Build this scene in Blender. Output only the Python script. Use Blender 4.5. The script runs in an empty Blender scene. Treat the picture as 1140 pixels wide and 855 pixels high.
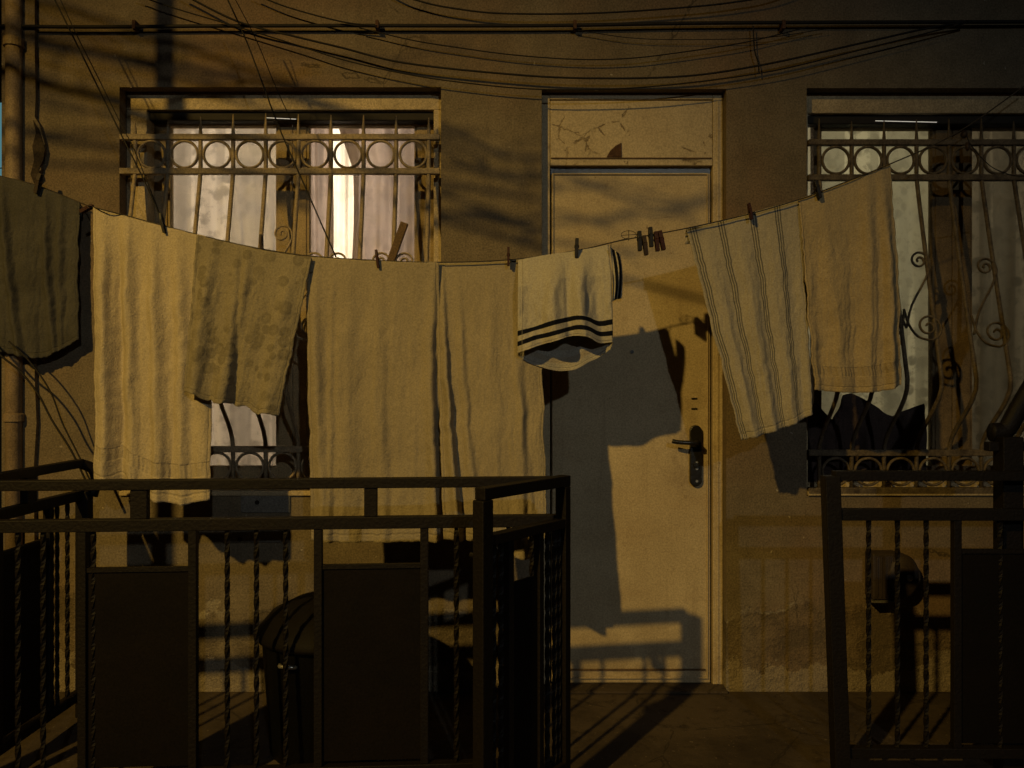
import bpy, bmesh, math, random
from mathutils import Vector, Matrix, noise
random.seed(7)
S = bpy.context.scene
COL = S.collection
R = math.radians
F, D, H, CX, CY = 900.0, 3.093, 1.177, 570.0, 427.5     # focal (px), camera distance to facade, eye height

def at(px, py, d=0.0):
    """point at photo position px,py lying on the plane d metres in front of the facade"""
    k = (D - d) / F
    return Vector(((px - CX) * k, -d, H - (py - CY) * k))
def wx(px): return (px - CX) * D / F
def wz(py): return H - (py - CY) * D / F
def bx(px, y): return (px - CX) * (D + y) / F          # the same column on a plane y metres behind the facade
def bz(py, y): return H - (py - CY) * (D + y) / F

# ------------------------------------------------------------------ materials
def mat(name, base, rough=0.8, var=0.25, scale=6.0, bump=0.15, bscale=60.0, metal=0.0, second=None, spec=0.3, emit=None):
    m = bpy.data.materials.new(name); m.use_nodes = True
    nt = m.node_tree; N = nt.nodes; L = nt.links
    b = N['Principled BSDF']
    b.inputs['Roughness'].default_value = rough
    b.inputs['Metallic'].default_value = metal
    b.inputs['Specular IOR Level'].default_value = spec
    tc = N.new('ShaderNodeTexCoord')
    n1 = N.new('ShaderNodeTexNoise'); n1.inputs['Scale'].default_value = scale
    n1.inputs['Detail'].default_value = 8; n1.inputs['Roughness'].default_value = 0.65
    L.new(tc.outputs['Object'], n1.inputs['Vector'])
    r = N.new('ShaderNodeValToRGB')
    r.color_ramp.elements[0].position = 0.3; r.color_ramp.elements[1].position = 0.7
    c2 = second or tuple(c * (1 - var) for c in base)
    r.color_ramp.elements[0].color = (*c2, 1); r.color_ramp.elements[1].color = (*base, 1)
    L.new(n1.outputs['Fac'], r.inputs['Fac'])
    n3 = N.new('ShaderNodeTexNoise'); n3.inputs['Scale'].default_value = 190; n3.inputs['Detail'].default_value = 2
    L.new(tc.outputs['Object'], n3.inputs['Vector'])
    r3 = N.new('ShaderNodeMapRange'); r3.inputs['From Min'].default_value = .3; r3.inputs['From Max'].default_value = .7
    r3.inputs['To Min'].default_value = .72; r3.inputs['To Max'].default_value = 1.28
    L.new(n3.outputs['Fac'], r3.inputs['Value'])
    mm = N.new('ShaderNodeMix'); mm.data_type = 'RGBA'; mm.blend_type = 'MULTIPLY'; mm.inputs[0].default_value = 1
    L.new(r.outputs['Color'], mm.inputs[6]); L.new(r3.outputs[0], mm.inputs[7])
    L.new(mm.outputs[2], b.inputs['Base Color'])
    n2 = N.new('ShaderNodeTexNoise'); n2.inputs['Scale'].default_value = bscale; n2.inputs['Detail'].default_value = 5
    L.new(tc.outputs['Object'], n2.inputs['Vector'])
    bp = N.new('ShaderNodeBump'); bp.inputs['Strength'].default_value = bump; bp.inputs['Distance'].default_value = 0.01
    L.new(n2.outputs['Fac'], bp.inputs['Height']); L.new(bp.outputs['Normal'], b.inputs['Normal'])
    if emit:
        b.inputs['Emission Color'].default_value = (*emit[0], 1); b.inputs['Emission Strength'].default_value = emit[1]
    return m

class NG:
    """tiny helper for node graphs"""
    def __init__(s, m):
        s.m = m; s.N = m.node_tree.nodes; s.L = m.node_tree.links; s.b = s.N.get('Principled BSDF')
        s.tc = s.N.new('ShaderNodeTexCoord')
    def put(s, sock, v):
        if isinstance(v, bpy.types.NodeSocket): s.L.new(v, sock)
        elif v is not None: sock.default_value = v
    def noise(s, scale, detail=6, rough=.6, vec=None, dist=0.0):
        n = s.N.new('ShaderNodeTexNoise'); n.inputs['Scale'].default_value = scale; n.inputs['Detail'].default_value = detail
        n.inputs['Roughness'].default_value = rough; n.inputs['Distortion'].default_value = dist
        s.L.new(vec or s.tc.outputs['Object'], n.inputs['Vector']); return n.outputs['Fac']
    def vor(s, scale, feature='F1', vec=None):
        n = s.N.new('ShaderNodeTexVoronoi'); n.feature = feature; n.inputs['Scale'].default_value = scale
        s.L.new(vec or s.tc.outputs['Object'], n.inputs['Vector']); return n.outputs['Distance']
    def math(s, op, a, b=None, c=None, clamp=False):
        n = s.N.new('ShaderNodeMath'); n.operation = op; n.use_clamp = clamp
        s.put(n.inputs[0], a); s.put(n.inputs[1], b)
        if c is not None: s.put(n.inputs[2], c)
        return n.outputs[0]
    def step(s, v, lo, hi):
        n = s.N.new('ShaderNodeMapRange'); n.interpolation_type = 'SMOOTHSTEP'
        s.put(n.inputs['Value'], v); n.inputs['From Min'].default_value = lo; n.inputs['From Max'].default_value = hi
        return n.outputs[0]
    def mix(s, f, a, b, mode='MIX'):
        n = s.N.new('ShaderNodeMix'); n.data_type = 'RGBA'; n.blend_type = mode
        s.put(n.inputs[0], f)
        s.put(n.inputs[6], a if isinstance(a, bpy.types.NodeSocket) else (*a, 1))
        s.put(n.inputs[7], b if isinstance(b, bpy.types.NodeSocket) else (*b, 1)); return n.outputs[2]
    def grit(s, c, amt=.28, scale=190):
        n = s.N.new('ShaderNodeMapRange'); n.inputs['From Min'].default_value = .3; n.inputs['From Max'].default_value = .7
        n.inputs['To Min'].default_value = 1 - amt; n.inputs['To Max'].default_value = 1 + amt
        s.L.new(s.noise(scale, 2, .6), n.inputs['Value'])
        return s.mix(1.0, c, n.outputs[0], 'MULTIPLY')
    def sep(s, v):
        n = s.N.new('ShaderNodeSeparateXYZ'); s.L.new(v, n.inputs[0]); return n.outputs
    def map(s, v, sc):
        n = s.N.new('ShaderNodeMapping'); n.inputs['Scale'].default_value = sc; s.L.new(v, n.inputs[0]); return n.outputs[0]
    def bump(s, h, strength, dist=.01):
        n = s.N.new('ShaderNodeBump'); n.inputs['Strength'].default_value = strength; n.inputs['Distance'].default_value = dist
        s.L.new(h, n.inputs['Height']); s.L.new(n.outputs[0], s.b.inputs['Normal'])

def newmat(name, rough=.85, spec=.25):
    m = bpy.data.materials.new(name); m.use_nodes = True
    b = m.node_tree.nodes['Principled BSDF']; b.inputs['Roughness'].default_value = rough
    b.inputs['Specular IOR Level'].default_value = spec
    return m, NG(m)

def plaster(name, base, base2, peel=True):
    m, g = newmat(name, .92, .15)
    o = g.tc.outputs['Object']; z = g.sep(o)[2]
    big = g.step(g.noise(1.7, 8, .7), .35, .68)
    c = g.mix(big, base2, base)
    c = g.mix(g.math('MULTIPLY', g.step(g.noise(.75, 4, .6), .42, .62), .7), c, (base2[0] * 1.25, base2[1] * .98, base2[2] * .86))
    sp = g.step(g.noise(9, 10, .75), .42, .62)
    c = g.mix(g.math('MULTIPLY', sp, .35), c, tuple(x * .62 for x in base2))
    # vertical rain streaks
    st = g.step(g.noise(3.0, 6, .7, g.map(o, (3.2, 3.2, .22))), .5, .72)
    c = g.mix(g.math('MULTIPLY', st, .4), c, tuple(x * .55 for x in base))
    # chalky scratches
    sc = g.step(g.noise(38, 3, .5), .70, .76)
    c = g.mix(g.math('MULTIPLY', sc, .5), c, (.55, .5, .42))
    # hairline cracks
    dv = g.vor(1.6, 'DISTANCE_TO_EDGE', None)
    wob = g.math('ADD', dv, g.math('MULTIPLY', g.math('SUBTRACT', g.noise(9, 5), .5), .12))
    cr = g.math('MULTIPLY', g.step(g.math('ABSOLUTE', wob), .007, .001), g.step(g.noise(.9, 2), .52, .6))
    c = g.mix(g.math('MULTIPLY', cr, .7), c, tuple(x * .3 for x in base2))
    h = g.math('ADD', g.math('MULTIPLY', g.noise(7, 8, .7), .6), g.math('MULTIPLY', g.noise(55, 4), .25))
    if peel:
        wav = g.math('ADD', z, g.math('MULTIPLY', g.math('SUBTRACT', g.noise(3.2, 7, .62), .5), -.62))
        p1 = g.math('MULTIPLY', g.step(wav, .33, .27), g.step(g.noise(6, 6, .7), .36, .62))                       # damp, bare render
        c = g.mix(g.math('MULTIPLY', p1, .75), c, tuple(x * .55 for x in base2))
        edge = g.math('MULTIPLY', g.step(wav, .292, .302), g.step(wav, .322, .308))
        c = g.mix(g.math('MULTIPLY', g.math('MULTIPLY', edge, g.step(g.noise(4.5, 3), .45, .6)), .5), c, (.36, .32, .25))
        wav2 = g.math('ADD', z, g.math('MULTIPLY', g.math('SUBTRACT', g.noise(5.0, 6, .6), .5), -.45))
        p2 = g.step(wav2, .125, .112)
        c = g.mix(g.math('MULTIPLY', p2, .55), c, (.30, .255, .19))
        h = g.math('SUBTRACT', h, g.math('MULTIPLY', p1, .9)); h = g.math('ADD', h, g.math('MULTIPLY', p2, .5))
    c = g.grit(c, .32, 150)
    g.L.new(c, g.b.inputs['Base Color']); g.bump(h, .6, .012)
    return m

M = {}
M['plaster'] = plaster('ochre plaster', (.205, .168, .115), (.148, .119, .082))
M['band'] = mat('painted window surround', (.50, .40, .25), .8, .35, 9, .4, 40)
M['sash'] = mat('old cream window paint', (.36, .27, .15), .7, .4, 12, .3, 50)
M['sash_d'] = mat('dark brown window sash', (.21, .15, .08), .75, .5, 9, .4, 50, second=(.08, .055, .03))  # darker and browner than the left window's sash colour
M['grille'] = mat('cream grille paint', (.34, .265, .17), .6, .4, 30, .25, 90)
M['grille_shaded'] = mat('shaded grille paint', (.16, .125, .08), .65, .5, 24, .3, 90, second=(.05, .036, .024))  # darkened copy of the cream grille paint, towel shade put into its colour
M['bare'] = mat('bare masonry', (.055, .040, .028), .95, .6, 30, .8, 60)
M['rust'] = mat('rust', (.10, .05, .028), .85, .5, 40, .3, 120)
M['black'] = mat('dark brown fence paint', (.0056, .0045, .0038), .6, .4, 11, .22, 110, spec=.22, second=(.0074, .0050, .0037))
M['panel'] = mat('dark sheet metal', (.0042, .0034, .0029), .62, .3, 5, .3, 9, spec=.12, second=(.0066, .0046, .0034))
M['cable'] = mat('black cable sheath', (.012, .010, .009), .7, .3, 20, .1, 80)
M['wire'] = mat('washing line cord', (.05, .04, .03), .7, .3, 20, .1, 80)
M['pipe'] = mat('drainpipe paint', (.30, .22, .14), .6, .45, 7, .25, 40)
M['peg_r'] = mat('red peg wood', (.040, .010, .008), .6, .3, 30, .2, 90)
M['peg_b'] = mat('brown peg wood', (.036, .021, .013), .6, .3, 30, .2, 90)
M['peg_k'] = mat('black peg plastic', (.014, .012, .011), .5, .3, 30, .1, 90)
M['lock'] = mat('black lock metal', (.012, .011, .010), .35, .3, 40, .1, 90, spec=.6)
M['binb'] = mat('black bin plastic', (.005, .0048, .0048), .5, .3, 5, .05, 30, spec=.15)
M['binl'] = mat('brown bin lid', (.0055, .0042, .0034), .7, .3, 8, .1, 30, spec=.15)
M['box'] = mat('meter box plastic', (.05, .038, .034), .6, .3, 12, .1, 60)
M['chrome'] = mat('worn bright metal', (.6, .58, .52), .35, .3, 20, .1, 60, metal=.8)
M['heap'] = mat('dark clothes', (.060, .042, .040), .95, .45, 9, .5, 50)
M['slat'] = mat('weathered wood slat', (.16, .10, .05), .8, .5, 14, .3, 60)
M['grey'] = mat('grey painted plate', (.20, .19, .17), .7, .3, 12, .2, 60)
M['bark'] = mat('bark', (.06, .045, .03), .95, .5, 9, .8, 30)
M['asphalt'] = mat('asphalt', (.05, .048, .045), .9, .3, 4, .5, 120)
M['room'] = mat('room paint', (.72, .68, .62), .9, .08, 2, .05, 20)
M['neigh'] = mat('far house render', (.12, .11, .10), .9, .3, 2, .2, 20)
M['cyan'] = mat('cyan lit window', (.2, .5, .6), .5, .1, 2, 0, 10, emit=((.22, .60, .74), .30))
M['tube'] = mat('glowing light leak', (.9, .88, .8), .4, .05, 5, 0, 10, emit=((1, .93, .80), .55))  # glowing stand-in for light leaking at the window head, no real lamp
M['slate'] = mat('dark window head', (.02, .016, .012), .7, .4, 10, .2, 50)
M['glint'] = M['chrome']

def floor_mat():
    m, g = newmat('worn porch concrete', .9, .2)
    o = g.tc.outputs['Object']
    c = g.mix(g.step(g.noise(2.2, 8, .7), .35, .65), (.040, .030, .022), (.082, .062, .044))
    c = g.mix(g.step(g.noise(14, 8, .75), .5, .7), c, (.03, .022, .016))
    dv = g.vor(2.3, 'DISTANCE_TO_EDGE')
    wob = g.math('ADD', dv, g.math('MULTIPLY', g.math('SUBTRACT', g.noise(8, 5), .5), .1))
    cr = g.step(g.math('ABSOLUTE', wob), .008, .002)
    c = g.mix(g.math('MULTIPLY', cr, .6), c, (.02, .015, .01))
    c = g.mix(g.step(g.noise(60, 2), .68, .74), c, (.14, .11, .08))
    g.L.new(c, g.b.inputs['Base Color'])
    g.bump(g.math('ADD', g.noise(10, 8, .7), g.math('MULTIPLY', g.noise(90, 3), .4)), .5, .01)
    return m
M['floor'] = floor_mat()

def door_mat(name, cracks):
    m, g = newmat(name, .65, .3)
    o = g.tc.outputs['Object']
    c = g.mix(g.step(g.noise(2.6, 8, .7), .3, .7), (.40, .32, .20), (.50, .41, .265))
    c = g.mix(g.math('MULTIPLY', g.step(g.noise(26, 6, .7), .58, .72), .45), c, (.25, .18, .10))
    sm = g.step(g.noise(1.4, 5, .6, g.map(o, (1, 1, 2.6))), .48, .75)
    c = g.mix(g.math('MULTIPLY', sm, .35), c, (.30, .20, .10))
    h = g.math('MULTIPLY', g.noise(60, 4), .3)
    if cracks:
        dv = g.vor(11, 'DISTANCE_TO_EDGE')
        wob = g.math('ADD', dv, g.math('MULTIPLY', g.math('SUBTRACT', g.noise(30, 6, .7), .5), .30))
        cr = g.math('MULTIPLY', g.step(g.math('ABSOLUTE', wob), .035, .008), g.step(g.noise(7, 4), .50, .60))
        ch = g.step(g.noise(19, 5, .6), .67, .69)
        cr = g.math('MAXIMUM', cr, ch)
        c = g.mix(g.math('MULTIPLY', cr, .8), c, (.12, .08, .04))
        h = g.math('SUBTRACT', h, cr)
    else:
        # rust specks low on the leaf
        spk = g.step(g.noise(75, 2, .5), .74, .78)
        c = g.mix(g.math('MULTIPLY', spk, .7), c, (.14, .08, .04))
    z = g.sep(o)[2]; x_ = g.sep(o)[0]
    foot = g.math('MULTIPLY', g.step(z, .34, .02), g.step(g.noise(6, 7, .7), .38, .62))
    c = g.mix(g.math('MULTIPLY', foot, .5), c, (.17, .12, .07))
    dx = g.math('SUBTRACT', x_, .70); dz = g.math('SUBTRACT', z, .95)
    rr = g.math('ADD', g.math('MULTIPLY', dx, dx), g.math('MULTIPLY', g.math('MULTIPLY', dz, dz), .45))
    grime = g.math('MULTIPLY', g.step(rr, .034, .0), g.step(g.noise(9, 6, .7), .36, .66))
    c = g.mix(g.math('MULTIPLY', grime, .55), c, (.19, .13, .075))
    run = g.math('MULTIPLY', g.step(g.noise(5, 5, .65, g.map(o, (3.5, 3.5, .18))), .54, .70), .3)
    c = g.mix(run, c, (.27, .20, .115))
    scr = g.step(g.noise(8, 3, .5, g.map(o, (1, 1, 14))), .70, .74)
    c = g.mix(g.math('MULTIPLY', scr, .35), c, (.2, .14, .08))
    c = g.grit(c, .22, 160)
    g.L.new(c, g.b.inputs['Base Color']); g.bump(h, .45, .006)
    return m
M['door'] = door_mat('cream door paint', False)
M['transom'] = door_mat('flaking cream paint', True)

def cloth_mat(name, base, weave=420, var=.14, kind=None):
    m, g = newmat(name, .98, .05)
    uv = g.tc.outputs['UV']; o = g.tc.outputs['Object']
    u, v, _ = g.sep(uv)
    c = g.mix(g.step(g.noise(5, 6, .6), .3, .7), tuple(x * (1 - var) for x in base), base)
    h = g.math('ADD', g.math('MULTIPLY', g.noise(weave, 2), .6), g.math('MULTIPLY', g.noise(28, 5, .6), .9))
    if kind == 'terry':
        bd = g.math('MULTIPLY', g.step(v, .872, .876), g.step(v, .922, .918))
        c = g.mix(g.math('MULTIPLY', bd, .18), c, tuple(x * .6 for x in base))
        h = g.math('SUBTRACT', h, g.math('MULTIPLY', bd, .7))
        wv = g.math('SINE', g.math('MULTIPLY', u, 170.0))
        h = g.math('ADD', h, g.math('MULTIPLY', g.math('MULTIPLY', wv, bd), .35))
    if kind == 'stripe':
        tot = None
        for cu in (.055, .30, .58, .80):
            for k in (-.022, 0, .022):
                s_ = g.step(g.math('ABSOLUTE', g.math('SUBTRACT', u, cu + k)), .0065, .0045)
                tot = s_ if tot is None else g.math('MAXIMUM', tot, s_)
        c = g.mix(g.math('MULTIPLY', tot, .78), c, (.055, .060, .062))
    if kind == 'floral':
        w = g.vor(23, 'F1'); dots = g.math('MULTIPLY', g.step(w, .50, .40), g.step(g.noise(4, 2), .42, .52))
        core = g.step(w, .26, .20)
        c = g.mix(g.math('MULTIPLY', dots, .52), c, tuple(x * .45 for x in base))
        c = g.mix(g.math('MULTIPLY', g.math('MULTIPLY', core, dots), .3), c, base)
        h = g.math('ADD', h, g.math('MULTIPLY', dots, .25))
    if kind == 'navy':
        tot = None
        for cv in (.80, .905):
            s_ = g.step(g.math('ABSOLUTE', g.math('SUBTRACT', v, cv)), .027, .023)
            tot = s_ if tot is None else g.math('MAXIMUM', tot, s_)
        front = g.step(u, .506, .502)
        c = g.mix(g.math('MULTIPLY', tot, front), c, (.008, .009, .016))
        c = g.mix(g.math('MULTIPLY', g.math('MULTIPLY', tot, g.step(u, .502, .506)), .35), c, (.30, .22, .13))
    if kind == 'navyside':
        tot = None
        for cu in (.35, .75):
            s_ = g.step(g.math('ABSOLUTE', g.math('SUBTRACT', u, cu)), .15, .13)
            tot = s_ if tot is None else g.math('MAXIMUM', tot, s_)
        c = g.mix(tot, c, (.008, .009, .016))
    g.L.new(c, g.b.inputs['Base Color']); hem_ = g.math('MAXIMUM', g.math('MAXIMUM', g.step(u, .022, .016), g.step(u, .978, .984)), g.step(v, .974, .980))
    seam = g.math('MAXIMUM', g.math('MAXIMUM', g.step(g.math('ABSOLUTE', g.math('SUBTRACT', u, .024)), .004, .002), g.step(g.math('ABSOLUTE', g.math('SUBTRACT', u, .976)), .004, .002)), g.step(g.math('ABSOLUTE', g.math('SUBTRACT', v, .972)), .004, .002))
    c = g.mix(g.math('MULTIPLY', seam, .35), c, tuple(x * .5 for x in base))
    h = g.math('ADD', h, g.math('SUBTRACT', g.math('MULTIPLY', hem_, .5), g.math('MULTIPLY', seam, .5)))
    h = g.math('ADD', h, g.math('MULTIPLY', g.noise(140, 3, .7), 1.1))
    c = g.grit(c, .17, 190)
    for l_ in list(g.b.inputs['Base Color'].links): g.L.remove(l_)
    g.L.new(c, g.b.inputs['Base Color']); g.bump(h, .55, .005)
    return m
M['towel_cream'] = cloth_mat('cream terry', (.46, .39, .275), 300, .12, 'terry')
M['towel_green'] = cloth_mat('green towel in painted shade', (.092, .088, .078), 300, .35)  # pale cloth painted dark, its shade put into the base colour
M['floral'] = cloth_mat('embossed floral terry', (.27, .235, .165), 300, .15, 'floral')
M['sheet'] = cloth_mat('cream cotton sheet', (.325, .278, .198), 500, .12)
M['shorts'] = cloth_mat('white jersey', (.42, .39, .33), 500, .08, 'navy')
M['shorts2'] = cloth_mat('white jersey leg', (.42, .39, .33), 500, .08, 'navyside')
M['tea'] = cloth_mat('striped tea towel linen', (.40, .36, .285), 600, .1, 'stripe')
M['peach'] = cloth_mat('peach terry', (.42, .335, .205), 300, .16, 'terry')

def curtain_mat(name, base, trans, pat=1.0):
    m = bpy.data.materials.new(name); m.use_nodes = True
    g = NG(m); N = g.N; L = g.L
    N.remove(g.b); out = N['Material Output']
    o = g.tc.outputs['Object']
    w = g.vor(16, 'F1', g.map(o, (1, .2, 1)))
    fl = g.math('MULTIPLY', g.step(w, .46, .33), g.step(g.noise(7, 4, .6, g.map(o, (1, .2, 1))), .40, .55))
    fl2 = g.step(g.noise(30, 5, .65, g.map(o, (1, .2, 1))), .5, .62)
    f = g.math('MULTIPLY', g.math('MAXIMUM', fl, g.math('MULTIPLY', fl2, .8)), pat)
    ct = g.mix(f, trans, tuple(x * .42 for x in trans))
    fold_shade = g.step(g.noise(15, 1, .4, g.map(o, (1, .05, .02))), .46, .50)      # fold shading painted into the cloth colour as darker vertical bands
    ct = g.mix(g.math('MULTIPLY', fold_shade, .72), ct, tuple(x * .48 for x in trans))
    d = N.new('ShaderNodeBsdfDiffuse'); d.inputs['Color'].default_value = (*base, 1)
    t = N.new('ShaderNodeBsdfTranslucent'); L.new(ct, t.inputs['Color'])
    a = N.new('ShaderNodeAddShader'); L.new(d.outputs[0], a.inputs[0]); L.new(t.outputs[0], a.inputs[1])
    L.new(a.outputs[0], out.inputs['Surface'])
    return m
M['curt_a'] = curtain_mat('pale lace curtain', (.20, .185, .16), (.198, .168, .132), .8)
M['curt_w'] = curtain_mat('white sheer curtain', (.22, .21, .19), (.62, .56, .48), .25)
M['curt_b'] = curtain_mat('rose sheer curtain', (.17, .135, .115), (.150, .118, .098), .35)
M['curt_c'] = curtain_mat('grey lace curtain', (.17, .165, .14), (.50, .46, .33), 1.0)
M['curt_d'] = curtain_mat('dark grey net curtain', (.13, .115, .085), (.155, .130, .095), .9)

def glass_mat():
    m = bpy.data.materials.new('window glass'); m.use_nodes = True
    g = NG(m); N = g.N; L = g.L; N.remove(g.b)
    t = N.new('ShaderNodeBsdfTransparent'); t.inputs['Color'].default_value = (.93, .94, .92, 1)
    gl = N.new('ShaderNodeBsdfGlossy'); gl.inputs['Roughness'].default_value = .03
    gl.inputs['Color'].default_value = (.8, .8, .8, 1)
    mx = N.new('ShaderNodeMixShader')
    fr = N.new('ShaderNodeFresnel'); fr.inputs['IOR'].default_value = 1.45
    dirt = g.math('MULTIPLY', fr.outputs[0], g.math('ADD', .6, g.math('MULTIPLY', g.noise(6), .8)))
    L.new(dirt, mx.inputs[0]); L.new(t.outputs[0], mx.inputs[1]); L.new(gl.outputs[0], mx.inputs[2])
    L.new(mx.outputs[0], N['Material Output'].inputs['Surface'])
    return m
M['glass'] = glass_mat()

# ------------------------------------------------------------------ mesh builder
ORG = {}
class MB:
    def __init__(s): s.bm = bmesh.new(); s.uv = s.bm.loops.layers.uv.new('UVMap')
    def hexa(s, p):     # 8 points: bottom 4 (ccw), top 4
        v = [s.bm.verts.new(q) for q in p]
        for f in ((3, 2, 1, 0), (4, 5, 6, 7), (0, 1, 5, 4), (1, 2, 6, 5), (2, 3, 7, 6), (3, 0, 4, 7)):
            s.bm.faces.new([v[i] for i in f])
        return s
    def box(s, x0, x1, y0, y1, z0, z1):
        return s.hexa([(x0, y0, z0), (x1, y0, z0), (x1, y1, z0), (x0, y1, z0), (x0, y0, z1), (x1, y0, z1), (x1, y1, z1), (x0, y1, z1)])
    def beam(s, a, b, w, t, up=(0, 0, 1)):
        """rectangular bar from a to b; w across (horizontal), t along up"""
        a = Vector(a); b = Vector(b); d = (b - a).normalized(); up = Vector(up)
        sd = d.cross(up)
        if sd.length < 1e-4: sd = Vector((1, 0, 0))
        sd.normalize(); u = sd.cross(d).normalized()
        sd = sd * w / 2; u = u * t / 2
        return s.hexa([a - sd - u, a + sd - u, b + sd - u, b - sd - u, a - sd + u, a + sd + u, b + sd + u, b - sd + u])
    def tube(s, pts, r, n=8, closed=False, caps=True, flat=1.0, twist=None):
        pts = [Vector(p) for p in pts]; rings = []; k = len(pts); prev = None
        for i, p in enumerate(pts):
            if closed: t = pts[(i + 1) % k] - pts[i - 1]
            else: t = pts[min(i + 1, k - 1)] - pts[max(i - 1, 0)]
            t.normalize()
            if prev is None:
                ref = Vector((0, 1, 0)) if abs(t.y) < .9 else Vector((1, 0, 0))
                sx = t.cross(ref).normalized()
            else:
                sx = (prev - t * prev.dot(t)).normalized()
            prev = sx; sy = t.cross(sx)
            rr = r[i] if isinstance(r, (list, tuple)) else r
            tw = twist * i if twist else 0
            ring = []
            for j in range(n):
                a = 2 * math.pi * j / n + tw
                ring.append(s.bm.verts.new(p + sx * math.cos(a) * rr + sy * math.sin(a) * rr * flat))
            rings.append(ring)
        for i in range(k if closed else k - 1):
            A = rings[i]; B = rings[(i + 1) % k]
            for j in range(n):
                s.bm.faces.new((A[j], A[(j + 1) % n], B[(j + 1) % n], B[j]))
        if caps and not closed:
            s.bm.faces.new(rings[0][::-1]); s.bm.faces.new(rings[-1])
        return s
    def prism(s, poly, y0, y1):       # polygon in x,z extruded along y
        a = [s.bm.verts.new((x, y0, z)) for x, z in poly]; b = [s.bm.verts.new((x, y1, z)) for x, z in poly]
        s.bm.faces.new(a); s.bm.faces.new(b[::-1]); n = len(poly)
        for i in range(n): s.bm.faces.new((a[i], b[i], b[(i + 1) % n], a[(i + 1) % n]))
        return s
    def lathe(s, c, prof, n=32):
        rings = []
        for r, z in prof:
            rings.append([s.bm.verts.new((c[0] + r * math.cos(2 * math.pi * j / n), c[1] + r * math.sin(2 * math.pi * j / n), c[2] + z)) for j in range(n)])
        for A, B in zip(rings, rings[1:]):
            for j in range(n): s.bm.faces.new((A[j], A[(j + 1) % n], B[(j + 1) % n], B[j]))
        s.bm.faces.new(rings[0][::-1]); s.bm.faces.new(rings[-1]); return s
    def grid(s, fn, nu, nv, closed=False):
        V = []
        for j in range(nv + 1):
            V.append([s.bm.verts.new(fn(i / nu, j / nv)) for i in range(nu + (0 if closed else 1))])
        for j in range(nv):
            for i in range(nu):
                i2 = (i + 1) % nu if closed else i + 1
                f = s.bm.faces.new((V[j][i], V[j + 1][i], V[j + 1][i2], V[j][i2]))
                for lp, (a, b) in zip(f.loops, ((i, j), (i, j + 1), (i + 1, j + 1), (i + 1, j))):
                    lp[s.uv].uv = (a / nu, b / nv)
        return s
    def build(s, name, material, parent=None, smooth=False, bevel=0, loc=None, **kw):
        me = bpy.data.meshes.new(name)
        bmesh.ops.recalc_face_normals(s.bm, faces=s.bm.faces)
        s.bm.to_mesh(me); s.bm.free()
        o = bpy.data.objects.new(name, me); COL.objects.link(o)
        if parent is not None:
            org = ORG[parent.name]; ORG[o.name] = org; o.parent = parent
            me.transform(Matrix.Translation(-org))
        else:
            if loc is None:
                xs = [v.co for v in me.vertices]
                loc = Vector((sum(v.x for v in xs) / len(xs), sum(v.y for v in xs) / len(xs), min(v.z for v in xs)))
            loc = Vector(loc); ORG[o.name] = loc; me.transform(Matrix.Translation(-loc)); o.location = loc
        me.materials.append(material)
        if smooth:
            for p in me.polygons: p.use_smooth = True
        if bevel:
            b = o.modifiers.new('edge', 'BEVEL'); b.width = bevel; b.segments = 2; b.limit_method = 'ANGLE'
        for k, v in kw.items(): o[k] = v
        return o
def thing(name, label, cat, loc, group=None):
    o = bpy.data.objects.new(name, None); COL.objects.link(o); o.location = loc; ORG[o.name] = Vector(loc)
    o.empty_display_size = .1
    o['label'] = label; o['category'] = cat
    if group: o['group'] = group
    return o

def smooth_path(pts, n=8):
    """Catmull-Rom through points"""
    P = [Vector(p) for p in pts]; P = [P[0] * 2 - P[1]] + P + [P[-1] * 2 - P[-2]]; out = []
    for i in range(1, len(P) - 2):
        for k in range(n):
            t = k / n; a, b, c, d = P[i - 1:i + 3]
            out.append(.5 * ((2 * b) + (c - a) * t + (2 * a - 5 * b + 4 * c - d) * t * t + (3 * b - a - 3 * c + d) * t ** 3))
    out.append(P[-2]); return out
def interp(pts, u):
    """polyline of (x,y) parametrised 0..1 by index distance in x/length"""
    L = [0]
    for a, b in zip(pts, pts[1:]): L.append(L[-1] + math.hypot(b[0] - a[0], b[1] - a[1]))
    t = u * L[-1]
    for i in range(len(pts) - 1):
        if t <= L[i + 1] or i == len(pts) - 2:
            k = (t - L[i]) / max(1e-9, L[i + 1] - L[i])
            return (pts[i][0] + (pts[i + 1][0] - pts[i][0]) * k, pts[i][1] + (pts[i + 1][1] - pts[i][1]) * k)

_sm = {}
def sinterp(pts, u):
    k = tuple(pts)
    if k not in _sm: _sm[k] = [(p.x, p.y) for p in smooth_path([Vector((a, b, 0)) for a, b in pts], 8)]
    return interp(_sm[k], u)
# ------------------------------------------------------------------ setting
MB().box(-2.4, 3.4, -1.25, .0, -.18, 0).build('porch_floor', M['floor'], kind='structure')
MB().box(-30, 30, -40, 30, -.62, -.5).build('street', M['asphalt'], kind='structure')
MB().box(-2.38, 3.38, -1.23, -.01, -.5, -.181).build('porch_base', M['plaster'], kind='structure')

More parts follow.
